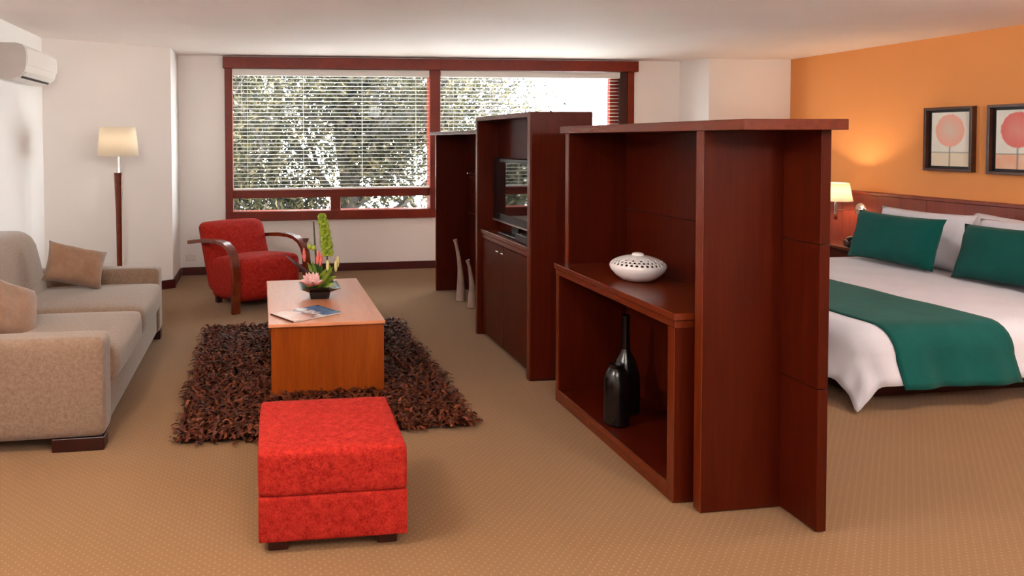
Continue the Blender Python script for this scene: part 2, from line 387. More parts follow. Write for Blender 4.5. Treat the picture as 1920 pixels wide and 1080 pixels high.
def blind(x0, x1, z0, z1, label, ladders):
    w = x1-x0; t_ = thing('venetian_blind', label, 'blind', ((x0+x1)/2, YB+.005, z0), 0, 'venetian blinds')
    hh = z1-z0
    box('head_rail', 'blind', t_, -w/2, w/2, -.03, .03, hh-.07, hh, .004)
    box('bottom_rail', 'blind', t_, -w/2, w/2, -.025, .025, 0, .018, .003)
    n = int((hh-.10)/.0415)
    bm = bmesh.new(); prof = [(-.013,-.002),(-.0065,.0003),(0,.001),(.0065,.0003),(.013,-.002)]
    top = [[bm.verts.new((s*w/2, y, z+.0009)) for y,z in prof] for s in (-1,1)]; bot = [[bm.verts.new((s*w/2, y, z-.0009)) for y,z in prof] for s in (-1,1)]
    for i in range(4):
        bm.faces.new((top[0][i],top[1][i],top[1][i+1],top[0][i+1])); bm.faces.new((bot[0][i+1],bot[1][i+1],bot[1][i],bot[0][i]))
    for i in (0,4):
        bm.faces.new((top[0][i],bot[0][i],bot[1][i],top[1][i]))
    for s in (0,1): bm.faces.new(top[s]+bot[s][::-1])
    me = bm_mesh(bm, 'slat'); me.materials.append(M['slat'])
    for i in range(n):
        z = .03+(hh-.11)*(i+.6)/n
        o = new_obj('slat', me, None, t_, (0,0,z)); o.rotation_euler = (math.radians(-6),0,0)
    for fx in ladders:
        for s in (-1,1):
            tube('ladder_cord', 'cord', t_, [(fx*w/2, s*.015, .01),(fx*w/2, s*.015, hh-.05)], .0012, 5)
    tube('tilt_wand', 'cord', t_, [(-w/2+.09,-.034,hh-.06),(-w/2+.09,-.034,hh*.55)], .003, 6)
    return t_
blind(-.298, 1.86, .905, 2.212, 'lowered white venetian blind left of the window mullion', (-.86,-.3,.3,.86))
blind(1.99, 4.115, .905, 2.212, 'lowered white venetian blind behind the divider tops, right of the mullion', (-.86,-.3,.3,.86))

# ------------------------------------------------------------------ outdoors
struct(box('ground', 'ground_out', None, -25, 30, YB+.35, 40, -.6, -.5, 0), 'pale paving outside the window')
def tree(x, y, h, seed, label, leaves, spread, leaf, trunk_r):
    rnd = random.Random(seed); t_ = thing('garden_tree', label, 'tree', (x,y,-.5), 0, 'trees outside the window')
    tb = bmesh.new(); bb = bmesh.new(); tips = []
    trunk = [Vector((0,0,0))]
    for i in range(7):
        trunk.append(trunk[-1]+Vector((rnd.uniform(-.09,.09),rnd.uniform(-.09,.09),h*.6/7)))
    add_tube(tb, trunk, [trunk_r*(1-.6*i/7) for i in range(8)], 9)
    def branch(p, d, L, r, depth):
        pts = [p]; dd = d.copy()
        for i in range(4):
            dd = (dd+Vector((rnd.uniform(-.3,.3),rnd.uniform(-.3,.3),rnd.uniform(-.12,.26)))).normalized()
            pts.append(pts[-1]+dd*L/4)
        add_tube(bb, pts, [r*(1-.7*i/4) for i in range(5)], 5)
        for q in pts[2:]: tips.append((q, L))
        if depth:
            for k in range(3):
                i = rnd.choice((1,2,3,4)); nd = (dd+Vector((rnd.uniform(-1,1),rnd.uniform(-1,1),rnd.uniform(-.4,.7)))).normalized()
                branch(pts[i], nd, L*.62, r*.5, depth-1)
    for k in range(13):
        i = rnd.randint(1,7); a = rnd.uniform(0,2*PI)
        branch(trunk[i], Vector((math.cos(a),math.sin(a),rnd.uniform(.1,1.1))).normalized(), spread*rnd.uniform(.5,1), trunk_r*.4, 2)
    new_obj('trunk', bm_mesh(tb,'trunk'), 'bark', t_, smooth=60)
    new_obj('branches', bm_mesh(bb,'branches'), 'bark', t_, smooth=60)
    vs, fs, ti = [], [], []
    for k in range(leaves):
        q, L = rnd.choice(tips); c = q+Vector([rnd.gauss(0,.26) for _ in range(3)])
        a = Vector([rnd.gauss(0,1) for _ in range(3)]).normalized(); b_ = a.orthogonal().normalized()*leaf*.35; a *= leaf
        nrm = a.cross(b_).normalized()*leaf*.12
        i = len(vs); vs += [c-a*.5, c+b_*.5+nrm, c+a*.5, c-b_*.5+nrm]; fs.append((i,i+1,i+2,i+3)); ti.append(rnd.random())
    stuff(pydata('foliage', 'tree_leaf', t_, vs, fs, ti))
tree(1.35, 10.6, 5.2, 3, 'thick-trunked leafy tree outside the window, nearest the mullion', 13000, 1.7, .11, .2)
tree(-.5, 10.3, 4.6, 5, 'olive green tree outside the window behind the red armchair', 11000, 1.5, .10, .13)
tree(.35, 12.2, 5.6, 8, 'slender leafy tree outside between two thicker trees', 12000, 1.9, .11, .12)
tree(2.9, 11.3, 5.0, 12, 'sparse grey-green tree outside behind the television cabinet', 6000, 1.7, .12, .12)
tree(-2.2, 12.5, 5.2, 17, 'pale leafy tree outside, farthest from the orange wall', 11000, 1.9, .12, .15)
tree(4.6, 13.6, 5.0, 21, 'distant thin tree outside above the divider cabinets', 2600, 1.7, .12, .1)

# ------------------------------------------------------------------ added fill globes, unseen, over the entrance side
FILL_LABEL = ['white globe ceiling lamp on the sofa side above the white wall','white globe ceiling lamp at the entrance end of the divider','white globe ceiling lamp on the entrance side of the red ottoman','white globe ceiling lamp before the foot of the bed']
for i,(x,y,z,p) in enumerate(FILL_GLOBES):
    t_ = thing('globe_lamp', FILL_LABEL[i], 'ceiling lamp', (x,y,HC), 0, 'globe ceiling lamps')
    t = NT('lit_globe'); t.b.inputs['Emission Color'].default_value = (1,.93,.86,1); t.b.inputs['Emission Strength'].default_value = p/(4*PI*.15**2*PI); M['globe%d'%i] = t.m
    lathe('canopy', 'white_plastic', t_, [(.06,-.03),(.065,-.02),(.065,-.0005)], 24)
    tube('stem', 'chrome', t_, [(0,0,-.03),(0,0,z+.14-HC)], .012, 10)
    bm = bmesh.new(); bmesh.ops.create_uvsphere(bm, u_segments=24, v_segments=16, radius=.15)
    for v in bm.verts: v.co.z += z-HC
    new_obj('globe', bm_mesh(bm,'globe'), 'globe%d'%i, t_, smooth=180)

# ------------------------------------------------------------------ divider: near open cabinet
def group_thing(name, label, cat, x, y): return thing(name, label, cat, (x,y,0))
nx, ny = 1.85, 3.1
nc = group_thing('divider_cabinet', 'low-shelved mahogany divider cabinet holding the white pierced bowl', 'cabinet', nx, ny)
def nb(name, mat, x0,x1,y0,y1,z0,z1, bev=.002, parent=None): return box(name, mat, parent or nc, x0-nx,x1-nx,y0-ny,y1-ny,z0,z1,bev)
nb('top_panel', 'mahogany_rail', 1.655, 2.06, 2.285, 3.84, 1.477, 1.516)
for z0,z1 in ((.006,.53),(.533,1.06),(1.063,1.477)):                    # bedroom-side back, three stacked boards
    nb('back_board', 'mahogany', 2.0, 2.04, 2.34, 3.01, z0, z1, .0015)
    nb('back_board', 'mahogany', 2.0, 2.04, 3.013, 3.80, z0, z1, .0015)
nb('upright', 'mahogany', 1.668, 2.0, 2.53, 2.575, .004, 1.477)
nb('edge_strip', 'mahogany_edge', 1.664, 1.668, 2.53, 2.575, .004, 1.477, .0005)
nb('upright', 'mahogany', 1.668, 2.0, 3.745, 3.785, .76, 1.477)
nb('edge_strip', 'mahogany_edge', 1.664, 1.668, 3.745, 3.785, .76, 1.477, .0005)
# lower open box
nb('shelf_top', 'mahogany_rail', 1.595, 2.0, 2.60, 3.775, .735, .762)
nb('shelf_lip', 'mahogany_rail', 1.604, 2.0, 2.61, 3.77, .702, .732)
nb('side_panel', 'mahogany', 1.607, 2.0, 2.615, 2.66, .004, .702)
nb('edge_strip', 'mahogany_edge', 1.603, 1.607, 2.615, 2.66, .004, .702, .0005)
nb('side_panel', 'mahogany', 1.607, 2.0, 3.73, 3.765, .004, .702)
nb('edge_strip', 'mahogany_edge', 1.603, 1.607, 3.73, 3.765, .004, .702, .0005)
nb('bottom_shelf', 'mahogany', 1.607, 2.0, 2.66, 3.73, .03, .07)
nb('bottom_rail', 'mahogany_rail', 1.603, 1.607, 2.66, 3.73, .004, .07, .0005)

# tall television cabinet
tx, ty = 1.78, 4.62
tc = group_thing('television_cabinet', 'tall mahogany cabinet with two doors around the flat television', 'cabinet', tx, ty)
def tb_(name, mat, x0,x1,y0,y1,z0,z1, bev=.002, parent=None): return box(name, mat, parent or tc, x0-tx,x1-tx,y0-ty,y1-ty,z0,z1,bev)
tb_('side_panel', 'mahogany', 1.576, 1.965, 4.075, 4.125, .004, 1.61, .006)
tb_('edge_strip', 'mahogany_edge', 1.572, 1.576, 4.08, 4.12, .004, 1.605, .0005)
tb_('side_panel', 'mahogany', 1.576, 1.965, 5.125, 5.17, .004, 1.61, .004)
tb_('edge_strip', 'mahogany_edge', 1.572, 1.576, 5.13, 5.166, .004, 1.605, .0005)
tb_('top_panel', 'mahogany', 1.576, 1.965, 4.125, 5.125, 1.58, 1.61)
tb_('edge_strip', 'mahogany_rail', 1.572, 1.576, 4.12, 5.13, 1.58, 1.605, .0005)
tb_('back_panel', 'mahogany', 1.94, 1.965, 4.125, 5.125, .004, 1.58)
tb_('television_panel', 'mahogany', 1.735, 1.76, 4.125, 5.125, .79, 1.58)
tb_('counter', 'mahogany_rail', 1.590, 1.94, 4.125, 5.125, .762, .79)
tb_('counter_lip', 'mahogany_rail', 1.598, 1.94, 4.125, 5.125, .728, .759)
for y0,y1,hy in ((4.152,4.64,4.60),(4.644,5.12,4.70)):
    dr = tb_('door', 'mahogany', 1.605, 1.627, y0, y1, .035, .722)
    bm = bmesh.new(); add_tube(bm, [(1.605-tx,hy-ty,.682),(1.585-tx,hy-ty,.682)], .005, 8); add_tube(bm, [(1.583-tx,hy-.024-ty,.682),(1.583-tx,hy+.024-ty,.682)], .006, 8)
    new_obj('knob', bm_mesh(bm,'knob'), 'chrome', dr, smooth=50)
tb_('plinth', 'dark_wood', 1.635, 1.94, 4.125, 5.125, .004, .033)

# far cabinet with floor vases
fx_, fy_ = 1.8, 5.95
fc = group_thing('divider_shelf_unit', 'open mahogany divider unit near the window with vases standing inside', 'cabinet', fx_, fy_)
def fb(name, mat, x0,x1,y0,y1,z0,z1, bev=.002): return box(name, mat, fc, x0-fx_,x1-fx_,y0-fy_,y1-fy_,z0,z1,bev)
fb('top_panel', 'mahogany_rail', 1.60, 2.03, 5.18, 6.76, 1.487, 1.516)
fb('end_panel', 'mahogany', 1.648, 1.95, 6.68, 6.715, .004, 1.487)
fb('edge_strip', 'mahogany_edge', 1.644, 1.648, 6.68, 6.715, .004, 1.487, .0005)
for z0,z1 in ((.006,.75),(.753,1.12),(1.123,1.487)):
    fb('back_board', 'mahogany', 1.95, 1.985, 5.20, 6.715, z0, z1, 0)

# television and player
tv = thing('television', 'flat black television on the tall cabinet counter reflecting the window', 'television', (1.69,4.66,.79))
box('body', 'black_plastic', tv, -.005, .042, -.43, .43, .075, .525, .006)
box('screen', 'screen', tv, -.008, -.005, -.385, .345, .13, .495, 0)
box('speaker_bar', 'silver', tv, -.012, .02, -.43, .43, .066, .080, .003)
box('stand_neck', 'black_plastic', tv, .0, .035, -.06, .06, .012, .075, .003)
box('stand_foot', 'black_plastic', tv, -.06, .04, -.18, .18, 0.001, .013, .004)
dv = thing('disc_player', 'slim black disc player under the television beside its stand', 'player', (1.665,4.305,.791))
box('case', 'black_plastic', dv, -.045, .06, -.12, .15, 0, .048, .003)
box('faceplate', 'silver', dv, -.048, -.045, -.12, -.09, .008, .04, .001)

# pierced white bowl
bw = thing('pierced_bowl', 'white ceramic potpourri bowl with rows of holes and a lid knob', 'bowl', (1.80,3.25,.763))
bm = bmesh.new(); n = 64; prof = [(.05,.0),(.075,.006),(.105,.028),(.125,.052),(.131,.068),(.130,.076),(.126,.083),(.117,.092),(.112,.095),(.101,.1015),(.096,.104),(.084,.109),(.06,.1165),(.03,.121)]
rings = [[bm.verts.new((r*math.cos(2*PI*k/n), r*math.sin(2*PI*k/n), z)) for k in range(n)] for r,z in prof]
for i,(a,b) in enumerate(zip(rings, rings[1:])):
    for k in range(n):
        if (i == 6 and k%2 == 0) or (i == 8 and k%2 == 1) or (i == 10 and k%4 == 0): continue
        bm.faces.new((a[k],a[(k+1)%n],b[(k+1)%n],b[k]))
bm.faces.new(rings[0][::-1]); bm.faces.new(rings[-1])
o = new_obj('body', bm_mesh(bm,'body'), 'white_ceramic', bw, smooth=60)
md = o.modifiers.new('thickness','SOLIDIFY'); md.thickness = .004; md.offset = -1
lathe('lid_knob', 'white_ceramic', bw, [(.026,.119),(.029,.124),(.026,.131),(.018,.134),(.006,.135)], 24)
lathe('inner_liner', 'mat_black', bw, [(.05,.010),(.09,.03),(.108,.055),(.10,.072),(.06,.085),(.02,.09)], 28)
# dark bottles in the lower niche
b1 = thing('black_bottle', 'tall black bottle with a slim neck inside the low niche', 'bottle', (1.81,3.38,.071))
lathe('body', 'black_ceramic', b1, [(.05,0),(.068,.01),(.07,.12),(.066,.2),(.045,.27),(.026,.30),(.022,.32)], 26)
lathe('neck', 'black_ceramic', b1, [(.0215,.318),(.018,.40),(.019,.48),(.022,.49),(.014,.488),(.012,.40)], 20)
b2 = thing('black_jar', 'short black round-shouldered jar beside the tall bottle in the niche', 'jar', (1.69,3.24,.071))
lathe('body', 'black_ceramic', b2, [(.045,0),(.06,.008),(.062,.16),(.06,.22),(.045,.262),(.034,.275)], 26)
lathe('rim', 'black_ceramic', b2, [(.030,.272),(.034,.284),(.036,.29),(.030,.29),(.026,.275)], 22)

# floor vases
def vase(x, y, h, r, bendx, label):
    t_ = thing('floor_vase', label, 'vase', (x,y,.001), 0, 'slender stoneware floor vases')
    bm = bmesh.new(); pts, rad = [], []
    N = 14
    for i in range(N+1):
        s = i/N; pts.append((bendx*math.sin(s*PI*.9)*.5-bendx*1.0*s, bendx*.2*math.sin(s*3), h*s))
        rad.append(r*(1-.72*s**.8)*(1+.10*math.sin(s*7))+(.006 if i == N else 0))
    add_tube(bm, pts, rad, 14, True)
    o = new_obj('body', bm_mesh(bm,'body'), 'stoneware', t_, smooth=60)
    lathe('mouth', 'mat_black', t_, [(rad[-1]*.8,h+.0005),(rad[-1]*.75,h+.0015)], 14, (pts[-1][0],pts[-1][1]))
vase(1.76, 6.24, .55, .042, .06, 'tallest slender grey-brown vase on the carpet by the divider')
vase(1.785, 5.96, .41, .043, .05, 'middle-height slender grey-brown vase between the taller and the shortest')
vase(1.87, 5.72, .24, .045, .02, 'shortest grey-brown vase tucked against the tall cabinet')

# ------------------------------------------------------------------ sofa
so = thing('sofa', 'taupe chenille two-seat sofa with square arms against the white wall', 'sofa', (-1.25,4.46,0))
def sb(x): return x+1.25
def sy_(y): return y-4.46
box('base', 'taupe', so, sb(-1.82), sb(-.755), sy_(3.62), sy_(5.30), .062, .27, .012, 3)
for y0,y1 in ((3.64,4.455),(4.465,5.28)):
    rounded('seat_cushion', 'taupe', so, sb(-1.5), sb(-.715), sy_(y0), sy_(y1), .255, .435, .045, (.012,.0,.018), 10)
for y0,y1 in ((3.46,3.635),(5.285,5.46)):
    rounded('arm', 'taupe', so, sb(-1.82), sb(-.735), sy_(y0), sy_(y1), .062, .53, .035, (0,.004,.004), 10)
def lean_back(p, h):
    k = (p.z+h.z)/(2*h.z); p.x -= .16*k; return p
rounded('backrest', 'taupe', so, sb(-1.72), sb(-1.40), sy_(3.635), sy_(5.285), .10, .83, .10, (.02,0,.02), 12, lean_back)
for x0,x1 in ((-.975,-.74),(-1.80,-1.58)):
    for y0,y1 in ((3.468,3.56),(5.36,5.452)):
        box('leg', 'dark_wood', so, sb(x0), sb(x1), sy_(y0), sy_(y1), 0, .063, .003)
def throw(name, label, mat, loc, rot, w, h, t, seed, group):
    me = pillow_mesh(name, w, h, t, 16, seed, .012); o = new_obj(name, me, mat, None, loc, smooth=180); o.rotation_euler = rot
    return tag(o, label, 'pillow', group)
throw('throw_pillow', 'tan throw pillow propped against the sofa back by the lamp', 'pillow_tan', (-1.235,5.00,.615), (math.radians(-22),math.radians(17),math.radians(28)), .195, .135, .07, 1, 'sofa throw pillows')
throw('throw_pillow', 'tan throw pillow leaning by the sofa arm facing the ottoman', 'pillow_tan', (-1.335,3.98,.555), (math.radians(-30),math.radians(24),math.radians(52)), .19, .17, .07, 2, 'sofa throw pillows')

# ------------------------------------------------------------------ floor lamp
lx, ly = -1.235, 6.5
fl = thing('floor_lamp', 'floor lamp with white tapered shade and dark wood pole behind the sofa', 'lamp', (lx,ly,0))
lathe('base', 'dark_wood', fl, [(.14,0),(.145,.012),(.13,.025),(.03,.032)], 32)
lathe('pole', 'arm_wood', fl, [(.026,.03),(.022,.3),(.026,.8),(.036,1.13),(.038,1.165),(.03,1.168)], 20)
lathe('stem', 'chrome', fl, [(.013,1.166),(.009,1.2),(.009,1.40)], 14)
def shade(parent, r0, r1, z0, z1, c=(0,0)):
    bm = bmesh.new(); n = 36
    a = [bm.verts.new((c[0]+r0*math.cos(2*PI*k/n), c[1]+r0*math.sin(2*PI*k/n), z0)) for k in range(n)]
    b = [bm.verts.new((c[0]+r1*math.cos(2*PI*k/n), c[1]+r1*math.sin(2*PI*k/n), z1)) for k in range(n)]
    for k in range(n): bm.faces.new((a[k],a[(k+1)%n],b[(k+1)%n],b[k]))
    o = new_obj('lamp_shade', bm_mesh(bm,'lamp_shade'), 'shade', parent, smooth=60)
    md = o.modifiers.new('thickness','SOLIDIFY'); md.thickness = .002
shade(fl, .172, .148, 1.315, 1.565)
t = NT('lit_bulb'); t.b.inputs['Emission Color'].default_value = (1,.85,.65,1); t.b.inputs['Emission Strength'].default_value = 3; M['bulb'] = t.m
lathe('bulb', 'bulb', fl, [(.012,1.40),(.016,1.41),(.028,1.44),(.028,1.46),(.016,1.482),(.003,1.487)], 16)
def point(name, loc, e, col, r=.04):
    l = bpy.data.lights.new(name,'POINT'); l.energy = e; l.color = col; l.shadow_soft_size = r
    o = bpy.data.objects.new(name,l); COL.objects.link(o); o.location = loc
point('floor_lamp_light', (lx,ly,1.44), 5.4, (1,.86,.70), .03)

# ------------------------------------------------------------------ air conditioner
ac = thing('air_conditioner', 'white wall-mounted split air conditioner high above the sofa', 'air conditioner', (XL,5.94,1.9))
def acprism(name, mat, prof, y0, y1, bev=0):
    bm = bmesh.new(); a = [bm.verts.new((x,y0,z)) for x,z in prof]; b = [bm.verts.new((x,y1,z)) for x,z in prof]; n = len(prof)
    bm.faces.new(a[::-1]); bm.faces.new(b)
    for i in range(n): bm.faces.new((a[i],a[(i+1)%n],b[(i+1)%n],b[i]))
    return new_obj(name, bm_mesh(bm,name), mat, ac, smooth=40)
prof = [(.001,.015),(.10,.0),(.155,.02),(.195,.055),(.208,.10),(.212,.17),(.205,.225),(.185,.252),(.14,.262),(.001,.262)]
acprism('casing', 'white_plastic', prof, -.385, .385)
acprism('end_cap', 'grey_plastic', [(x*.985 if x > .01 else x, z) for x,z in prof], -.40, -.385)
acprism('end_cap', 'grey_plastic', [(x*.985 if x > .01 else x, z) for x,z in prof], .385, .40)
acprism('front_panel', 'white_plastic', [(.2085,.105),(.213,.17),(.206,.226),(.214,.224),(.220,.17),(.2155,.105)], -.383, .383)
acprism('air_outlet', 'mat_black', [(.150,.014),(.165,.026),(.169,.023),(.154,.011)], -.33, .33)
acprism('louvre', 'white_plastic', [(.168,.028),(.197,.056),(.203,.053),(.174,.024)], -.35, .35)

# ------------------------------------------------------------------ armchair
ch = thing('armchair', 'red upholstered armchair with bentwood arms near the window', 'armchair', (-.10,6.54,0), math.radians(30))
def seat_fn(p, h):
    k = (p.y+h.y)/(2*h.y); p.z += -.05*k; return p
rounded('seat', 'red', ch, -.305, .305, -.36, .20, .085, .445, .06, (.006,.02,.03), 10, seat_fn)
def chair_back(p, h):
    k = (p.z+h.z)/(2*h.z); p.y += .24*k; return p
rounded('backrest', 'red', ch, -.315, .315, .06, .24, .085, .69, .065, (0,.02,.01), 10, chair_back)
def bar(name, mat, parent, x, path, w, th):
    bm = bmesh.new(); prev = None; P = [Vector((0,y,z)) for y,z in path]
    for i,p in enumerate(P):
        d = (P[min(i+1,len(P)-1)]-P[max(i-1,0)]).normalized(); nn = Vector((0,-d.z,d.y))*th/2
        ring = [bm.verts.new(q) for q in (Vector((x-w/2,0,0))+p+nn, Vector((x+w/2,0,0))+p+nn, Vector((x+w/2,0,0))+p-nn, Vector((x-w/2,0,0))+p-nn)]
        if prev:
            for k in range(4): bm.faces.new((prev[k],prev[(k+1)%4],ring[(k+1)%4],ring[k]))
        else: bm.faces.new(ring[::-1])
        prev = ring
    bm.faces.new(prev)
    return new_obj(name, bm_mesh(bm,name), mat, parent, smooth=35)
path = [(.50,.505),(.36,.53),(.20,.553),(.05,.566),(-.10,.572),(-.20,.563),(-.28,.535),(-.335,.485),(-.362,.42),(-.372,.34),(-.372,.18),(-.366,0)]
for s in (-1,1): bar('arm', 'arm_wood', ch, s*.352, path, .068, .032)
for s in (-1,1):
    box('rear_leg', 'dark_wood', ch, s*.26-.025, s*.26+.025, .10, .15, 0, .10, .003)
box('seat_frame', 'dark_wood', ch, -.35, .35, -.30, -.25, .10, .135, .002)

# ------------------------------------------------------------------ ottoman
ot = thing('ottoman', 'square red chenille ottoman on short dark feet', 'ottoman', (.248,2.745,0), math.radians(-1.2))
rounded('cushion', 'red', ot, -.265, .265, -.255, .255, .198, .362, .020, (.002,.002,.006), 10)
rounded('body', 'red', ot, -.264, .264, -.254, .254, .040, .202, .008, (.001,.001,0), 10)
for sx in (-1,1):
    for sy in (-1,1):
        box('foot', 'dark_wood', ot, sx*.195-.035, sx*.195+.035, sy*.20-.03, sy*.20+.03, 0, .042, .003)

# ------------------------------------------------------------------ shag rug
rg = thing('shag_rug', 'brown leather-strip shag rug under the coffee table', 'rug', (.32,4.51,0))
RX, RY = .725, 1.035
box('backing', 'soil', rg, -RX+.01, RX-.01, -RY+.01, RY-.01, .001, .008, 0)
rnd = random.Random(11); vs, fs, ti = [], [], []
for k in range(8600):
    u, v = rnd.uniform(-1,1), rnd.uniform(-1,1)
    if rnd.random() < .10:                                              # denser fringe
        if rnd.random() < .5: u = math.copysign(rnd.uniform(.95,1), u)
        else: v = math.copysign(rnd.uniform(.96,1), v)
    p = Vector((u*RX, v*RY, .006)); a = rnd.uniform(0,2*PI)
    L = rnd.uniform(.05,.085); w = rnd.uniform(.006,.0115)
    d = Vector((math.cos(a),math.sin(a),0)); s = Vector((-d.y,d.x,0)); rise = rnd.uniform(.012,.045); curl = rnd.uniform(-.02,.02)
    tint = min(1,max(0,rnd.gauss(.42,.25))); i0 = len(vs); tw = rnd.uniform(-.6,.6)
    for j in range(5):
        q = j/4
        c = p+d*L*q+Vector((0,0,rise*math.sin(q*PI*.75)))+s*curl*q*q
        if c.z < .009: c.z = .009
        ss = (s*math.cos(tw*q)+Vector((0,0,1))*math.sin(tw*q))*w*(1-.35*q)
        vs += [c-ss, c+ss]
    for j in range(4):
        b = i0+2*j; fs.append((b,b+1,b+3,b+2)); ti.append(tint)
stuff(pydata('pile', 'strips', rg, vs, fs, ti, smooth=None))

# ------------------------------------------------------------------ coffee table
ct = thing('coffee_table', 'cherry wood box coffee table with flat top on the shag rug', 'table', (.36,4.635,.009))
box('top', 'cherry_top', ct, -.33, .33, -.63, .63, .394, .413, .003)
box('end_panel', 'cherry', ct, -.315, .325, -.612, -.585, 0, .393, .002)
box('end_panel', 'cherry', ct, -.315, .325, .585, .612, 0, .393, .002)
box('side_panel', 'dark_wood', ct, -.30, -.28, -.585, .585, .0, .393, .001)  # both sides darker than the cherry, with shade put into their colour
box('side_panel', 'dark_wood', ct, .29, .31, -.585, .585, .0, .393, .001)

# magazine
mg = thing('magazine', 'glossy magazine lying askew on the coffee table', 'magazine', (.253,4.215,.4225), math.radians(31))
def quadbox(name, mat, parent, sx, sy, z0, z1): return box(name, mat, parent, -sx, sx, -sy, sy, z0, z1, .0008)
quadbox('pages', 'paper', mg, .168, .117, .0, .008); quadbox('cover', 'cover', mg, .17, .12, .0082, .0092); quadbox('back_cover', 'dark_leaf', mg, .17, .12, -.0005, -.0001)
box('spine', 'dark_leaf', mg, -.1705, -.168, -.12, .12, -.0005, .0092, .0003)

# flower arrangement
fp = thing('flower_arrangement', 'mixed green and pink flowers in a black square pot on the coffee table', 'plant', (.365,4.66,.4225))
bm = bmesh.new()
def frustum(bm, a, za, b, zb, flip=False):
    lo = [bm.verts.new((sx*a,sy*a,za)) for sx,sy in ((-1,-1),(1,-1),(1,1),(-1,1))]; hi = [bm.verts.new((sx*b,sy*b,zb)) for sx,sy in ((-1,-1),(1,-1),(1,1),(-1,1))]
    for k in range(4): bm.faces.new((lo[k],lo[(k+1)%4],hi[(k+1)%4],hi[k]))
    return lo, hi
lo, hi = frustum(bm, .058, 0, .068, .05); bm.faces.new(lo[::-1])
lo2, hi2 = frustum(bm, .072, .048, .128, .080)
l3, h3 = frustum(bm, .064, .062, .117, .081)
for a,b in ((hi,lo2),(hi2,h3)):
    for k in range(4): bm.faces.new((a[k],a[(k+1)%4],b[(k+1)%4],b[k]))
bm.faces.new(l3)
new_obj('pot', bm_mesh(bm,'pot'), 'black_ceramic', fp)
box('soil', 'soil', fp, -.066, .066, -.066, .066, .058, .066, 0)
def leafblade(vs, fs, ti, base, tip, width, rnd, droop=.0, fold=.15, n=5):
    base, tip = Vector(base), Vector(tip); d = tip-base; side = d.cross(Vector((0,-1,.3)))
    side = side.normalized() if side.length > 1e-4 else Vector((1,0,0)); nn = side.cross(d).normalized(); i0 = len(vs); tint = rnd.random()
    for j in range(n+1):
        q = j/n; c = base+d*q+Vector((0,0,-droop*q*q)); w = width*math.sin(PI*min(1,q*.9+.1))**.8*.5
        vs.extend([c-side*w+nn*w*fold*2, c, c+side*w+nn*w*fold*2])
    for j in range(n):
        b = i0+3*j
        fs.extend([(b,b+1,b+4,b+3),(b+1,b+2,b+5,b+4)]); ti.extend([tint,tint])
rnd = random.Random(4)
def leaf_part(name, mat, base, tip, width, droop=0):
    vs, fs, ti = [], [], []; leafblade(vs, fs, ti, base, tip, width, rnd, droop); return pydata(name, mat, fp, vs, fs, ti, smooth=60)
for k in range(40):
    a = rnd.uniform(0,2*PI); r = rnd.uniform(.06,.13); z = rnd.uniform(.10,.23)
    leaf_part('leaf', 'leaf', (rnd.uniform(-.03,.03),rnd.uniform(-.03,.03),.065), (r*math.cos(a),r*math.sin(a),z), rnd.uniform(.025,.045), rnd.uniform(0,.03))
for tip in ((-.02,.0,.25),(.0,-.03,.27),(.02,.01,.23),(-.045,-.01,.24)): leaf_part('leaf', 'leaf', (0,0,.07), tip, .03)
for tip in ((-.235,-.02,.30),(-.15,-.04,.24)): leaf_part('blade_leaf', 'dark_leaf', (.0,0,.10), tip, .026)
for tip in ((.11,.0,.21),(.125,.02,.235),(.055,-.02,.22)):
    tube('bud_stem', 'dark_stem', fp, [(.03,0,.07),(tip[0]*.8,tip[1],tip[2]*.7),tip], .0035, 6)
    bm = bmesh.new(); bmesh.ops.create_uvsphere(bm, u_segments=10, v_segments=8, radius=.5)
    for v in bm.verts: v.co = Vector((tip[0]+v.co.x*.024, tip[1]+v.co.y*.024, tip[2]-.01+v.co.z*.075*(1 if v.co.z < 0 else 1)))
    new_obj('bud', bm_mesh(bm,'bud'), 'cream', fp, smooth=180)
# bells of green flowers up a tall stem
stem = [(.03,0,.07),(.055,0,.2),(.052,0,.33),(.038,0,.44),(.022,0,.525)]
tube('tall_stem', 'dark_stem', fp, stem, [.005,.005,.004,.004,.003], 7)
def along(pts, s):
    s *= len(pts)-1; i = min(int(s), len(pts)-2); return Vector(pts[i]).lerp(Vector(pts[i+1]), s-i)
bm0 = bmesh.new(); add_lathe(bm0, [(.003,0),(.010,.008),(.015,.018),(.020,.024),(.0165,.023),(.008,.010),(.002,.004)], 9); bell = bm_mesh(bm0,'bell'); bell.materials.append(M['lime']); bell.shade_smooth()
for w in range(7):
    c = along(stem, .42+.57*w/6)
    for k in range(6):
        a = 2*PI*k/6+w*.5; o = new_obj('bell_flower', bell, None, fp, c)
        o.rotation_euler = Vector((math.cos(a),math.sin(a),.25)).to_track_quat('Z','Y').to_euler(); sc = 1.42-.06*w; o.scale = (sc,sc,sc)
tube('reed_stem', 'dark_stem', fp, [(-.01,0,.07),(-.022,0,.28),(-.034,0,.495)], [.006,.0065,.005], 7)
tube('flower_stem', 'dark_stem', fp, [(-.02,0,.07),(-.055,0,.24),(-.085,0,.365)], .003, 6)
lathe('dark_flower', 'dark_leaf', fp, [(.004,.355),(.012,.362),(.022,.385),(.018,.384),(.006,.37)], 9, (-.085,0))
for q,(tx_,tz_) in enumerate(((-.06,.335),(-.035,.325))):
    bm = bmesh.new(); bmesh.ops.create_icosphere(bm, subdivisions=2, radius=.018)
    for v in bm.verts: v.co = v.co*(1+.3*noise.noise(v.co*90))+Vector((tx_,-.01,tz_))
    new_obj('green_flower', bm_mesh(bm,'green_flower'), 'lime', fp, smooth=180)
